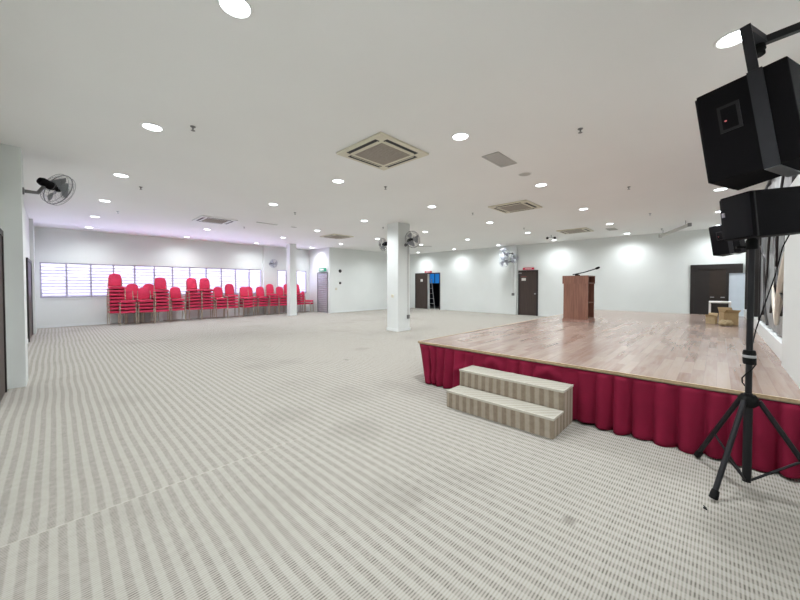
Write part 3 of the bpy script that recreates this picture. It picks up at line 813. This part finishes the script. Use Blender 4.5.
def cassette(x,y,m,label):
    e=empty('air_conditioner',(x,y,H),label,'air conditioner','ceiling cassette air conditioners'); R=.465
    MB().box((-R,-R,-.03),(R,R,-.001),.01).build('panel',M[m],e)
    mb=MB()
    for k in range(14):
        t=-.26+k*.04; mb.box((-.27,t-.012,-.037),(.27,t+.012,-.031))
    mb.box((-.28,-.28,-.033),(.28,.28,-.0305)); mb.build('intake_grille',M['acgrille'],e)
    for k in range(4):
        c,s=round(math.cos(k*PI/2)),round(math.sin(k*PI/2))
        p=lambda a,b:(a*c-b*s,a*s+b*c)
        a=p(-.30,-.405); b=p(.30,-.335)
        f=MB().box((min(a[0],b[0]),min(a[1],b[1]),-.033),(max(a[0],b[0]),max(a[1],b[1]),-.0305)).build('air_outlet',M['slot'],e)
        a=p(-.28,-.352); b=p(.28,-.340)
        MB().box((min(a[0],b[0]),min(a[1],b[1]),-.038),(max(a[0],b[0]),max(a[1],b[1]),-.0335)).build('vane',M[m],f)
cassette(3.23,3.45,'cream','cream square ceiling air conditioner, largest and nearest')
cassette(7.62,3.52,'cream','cream square ceiling air conditioner midway over the stage side')
cassette(12.4,3.58,'cream','square ceiling air conditioner farthest away, before the far wall')
cassette(3.20,10.46,'whitep','bright white square ceiling air conditioner near the windows')
cassette(7.50,10.58,'cream','square ceiling air conditioner between the slim and broad columns')

def grillebox(x,y,sx,sy,label,n=7,rz=0):
    e=empty('ceiling_vent',(x,y,H),label,'vent',rotz=rz)
    mb=MB(); t=.02
    mb.box((-sx,-sy,-.012),(sx,-sy+t,-.001)); mb.box((-sx,sy-t,-.012),(sx,sy,-.001)); mb.box((-sx,-sy+t,-.012),(-sx+t,sy-t,-.001)); mb.box((sx-t,-sy+t,-.012),(sx,sy-t,-.001)); mb.build('frame',M['lightgrey'],e)
    mb=MB()
    for k in range(n):
        yy=-sy+t+(2*sy-2*t)*(k+.5)/n
        mb.prism([(0,0),(.014,-.010),(.017,-.008),(.003,0)],(-sx+t,yy-.008,-.001),(0,1,0),(0,0,1),(1,0,0),2*sx-2*t)
    mb.build('slat',M['lightgrey'],e)
grillebox(4.62,2.38,.30,.13,'grey rectangular ceiling vent right of the nearest air conditioner')
grillebox(12.9,2.6,.25,.13,'faint rectangular ceiling vent right of the farthest air conditioner')
grillebox(4.47,9.9,.32,.04,'narrow slot vent left of the slim column ceiling',2)
grillebox(12.3,10.3,.42,.05,'narrow slot vent right of the broad column fan',2,-.8)
for x,y,l in ((5.51,2.38,'round flush ceiling speaker beside the grey rectangular vent'),(5.35,9.9,'small round ceiling speaker near the slim column')):
    e=empty('ceiling_speaker',(x,y,H),l,'ceiling speaker')
    MB().lathe([(.09,-.001),(.095,-.010),(.105,-.008),(.11,-.001)],n=24).build('rim',M['whitep'],e,True)
    MB().lathe([(0,-.008),(.09,-.006),(.093,-.001)],n=24).build('mesh_cover',M['lightgrey'],e,True)
# twin head gadget
e=empty('twin_spotlight',(12.9,4.55,H),'dark twin-headed lamp hanging from the ceiling above the far door','spotlight')
MB().tube([(0,0,0),(0,0,-.10)],.014,8).build('stem',M['blackmetal'],e,True)
MB().tube([(.09,-.13,-.11),(-.09,.13,-.11)],.012,8).build('bar',M['blackmetal'],e,True)
for s in (-1,1):
    MB().lathe([(0,-.05),(.04,-.04),(.06,.03),(.062,.05),(.045,.04),(0,.035)],(-s*.10,s*.145,-.13),(-.8,-.2,-.4),16).build('lamp_head',M['blackmetal'],e,True)
e.scale=(.75,.75,.75)
# long casing
e=empty('screen_casing',(13.5,1.05,3.10),'long grey tube casing under the ceiling near the far right door','casing')
d=Vector((2.15,.87,0)).normalized()
MB().prism([(-.035,-.04),(.035,-.04),(.035,.04),(-.035,.04)],-d*1.16,Vector((-d.y,d.x,0)),(0,0,1),d,2.32,.01).build('casing_tube',M['lightgrey'],e)
for s in (-1,1): MB().prism([(-.042,-.047),(.042,-.047),(.042,.047),(-.042,.047)],d*(1.16*s)-d*.02,Vector((-d.y,d.x,0)),(0,0,1),d,.04).build('end_cap',M['greymetal'],e)
mb=MB()
for s in (-.9,.9): mb.tube([d*s+Vector((0,0,.05)),d*s+Vector((0,0,.168))],.006,6)
mb.build('hanger',M['greymetal'],e)

# ------------------------------------------------------------ world, camera
w=bpy.data.worlds.new('daylight'); sc.world=w; w.use_nodes=True
bg=w.node_tree.nodes['Background']; bg.inputs[0].default_value=(.85,.83,1.0,1)
NW=NT(w.node_tree); tcw=w.node_tree.nodes.new('ShaderNodeTexCoord'); spw=w.node_tree.nodes.new('ShaderNodeSeparateXYZ')
w.node_tree.links.new(tcw.outputs['Generated'],spw.inputs[0]); zz=spw.outputs[2]
# hazy horizon, brighter sky above; strong light added from below to brighten the ceiling
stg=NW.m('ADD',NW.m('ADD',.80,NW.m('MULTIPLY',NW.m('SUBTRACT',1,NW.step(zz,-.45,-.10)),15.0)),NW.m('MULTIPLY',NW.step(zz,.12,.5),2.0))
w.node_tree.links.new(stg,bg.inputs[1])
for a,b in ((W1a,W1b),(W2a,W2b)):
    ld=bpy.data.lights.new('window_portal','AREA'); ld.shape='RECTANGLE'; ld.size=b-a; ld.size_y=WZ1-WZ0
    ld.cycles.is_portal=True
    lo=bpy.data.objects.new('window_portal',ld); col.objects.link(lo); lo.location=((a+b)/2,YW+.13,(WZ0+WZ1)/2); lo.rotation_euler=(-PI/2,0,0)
cam=bpy.data.cameras.new('camera'); cam.sensor_width=36; cam.lens=36*331/800; cam.clip_start=.02
cam.shift_y=-8.1/800
co=bpy.data.objects.new('camera',cam); col.objects.link(co); co.location=(0,0,1.4)
co.rotation_euler=(math.radians(90-1.2),0,math.radians(43.9-90)); sc.camera=co
sc.view_settings.view_transform='Standard'; sc.view_settings.look='None'; sc.view_settings.gamma=1
sc.view_settings.exposure=.12
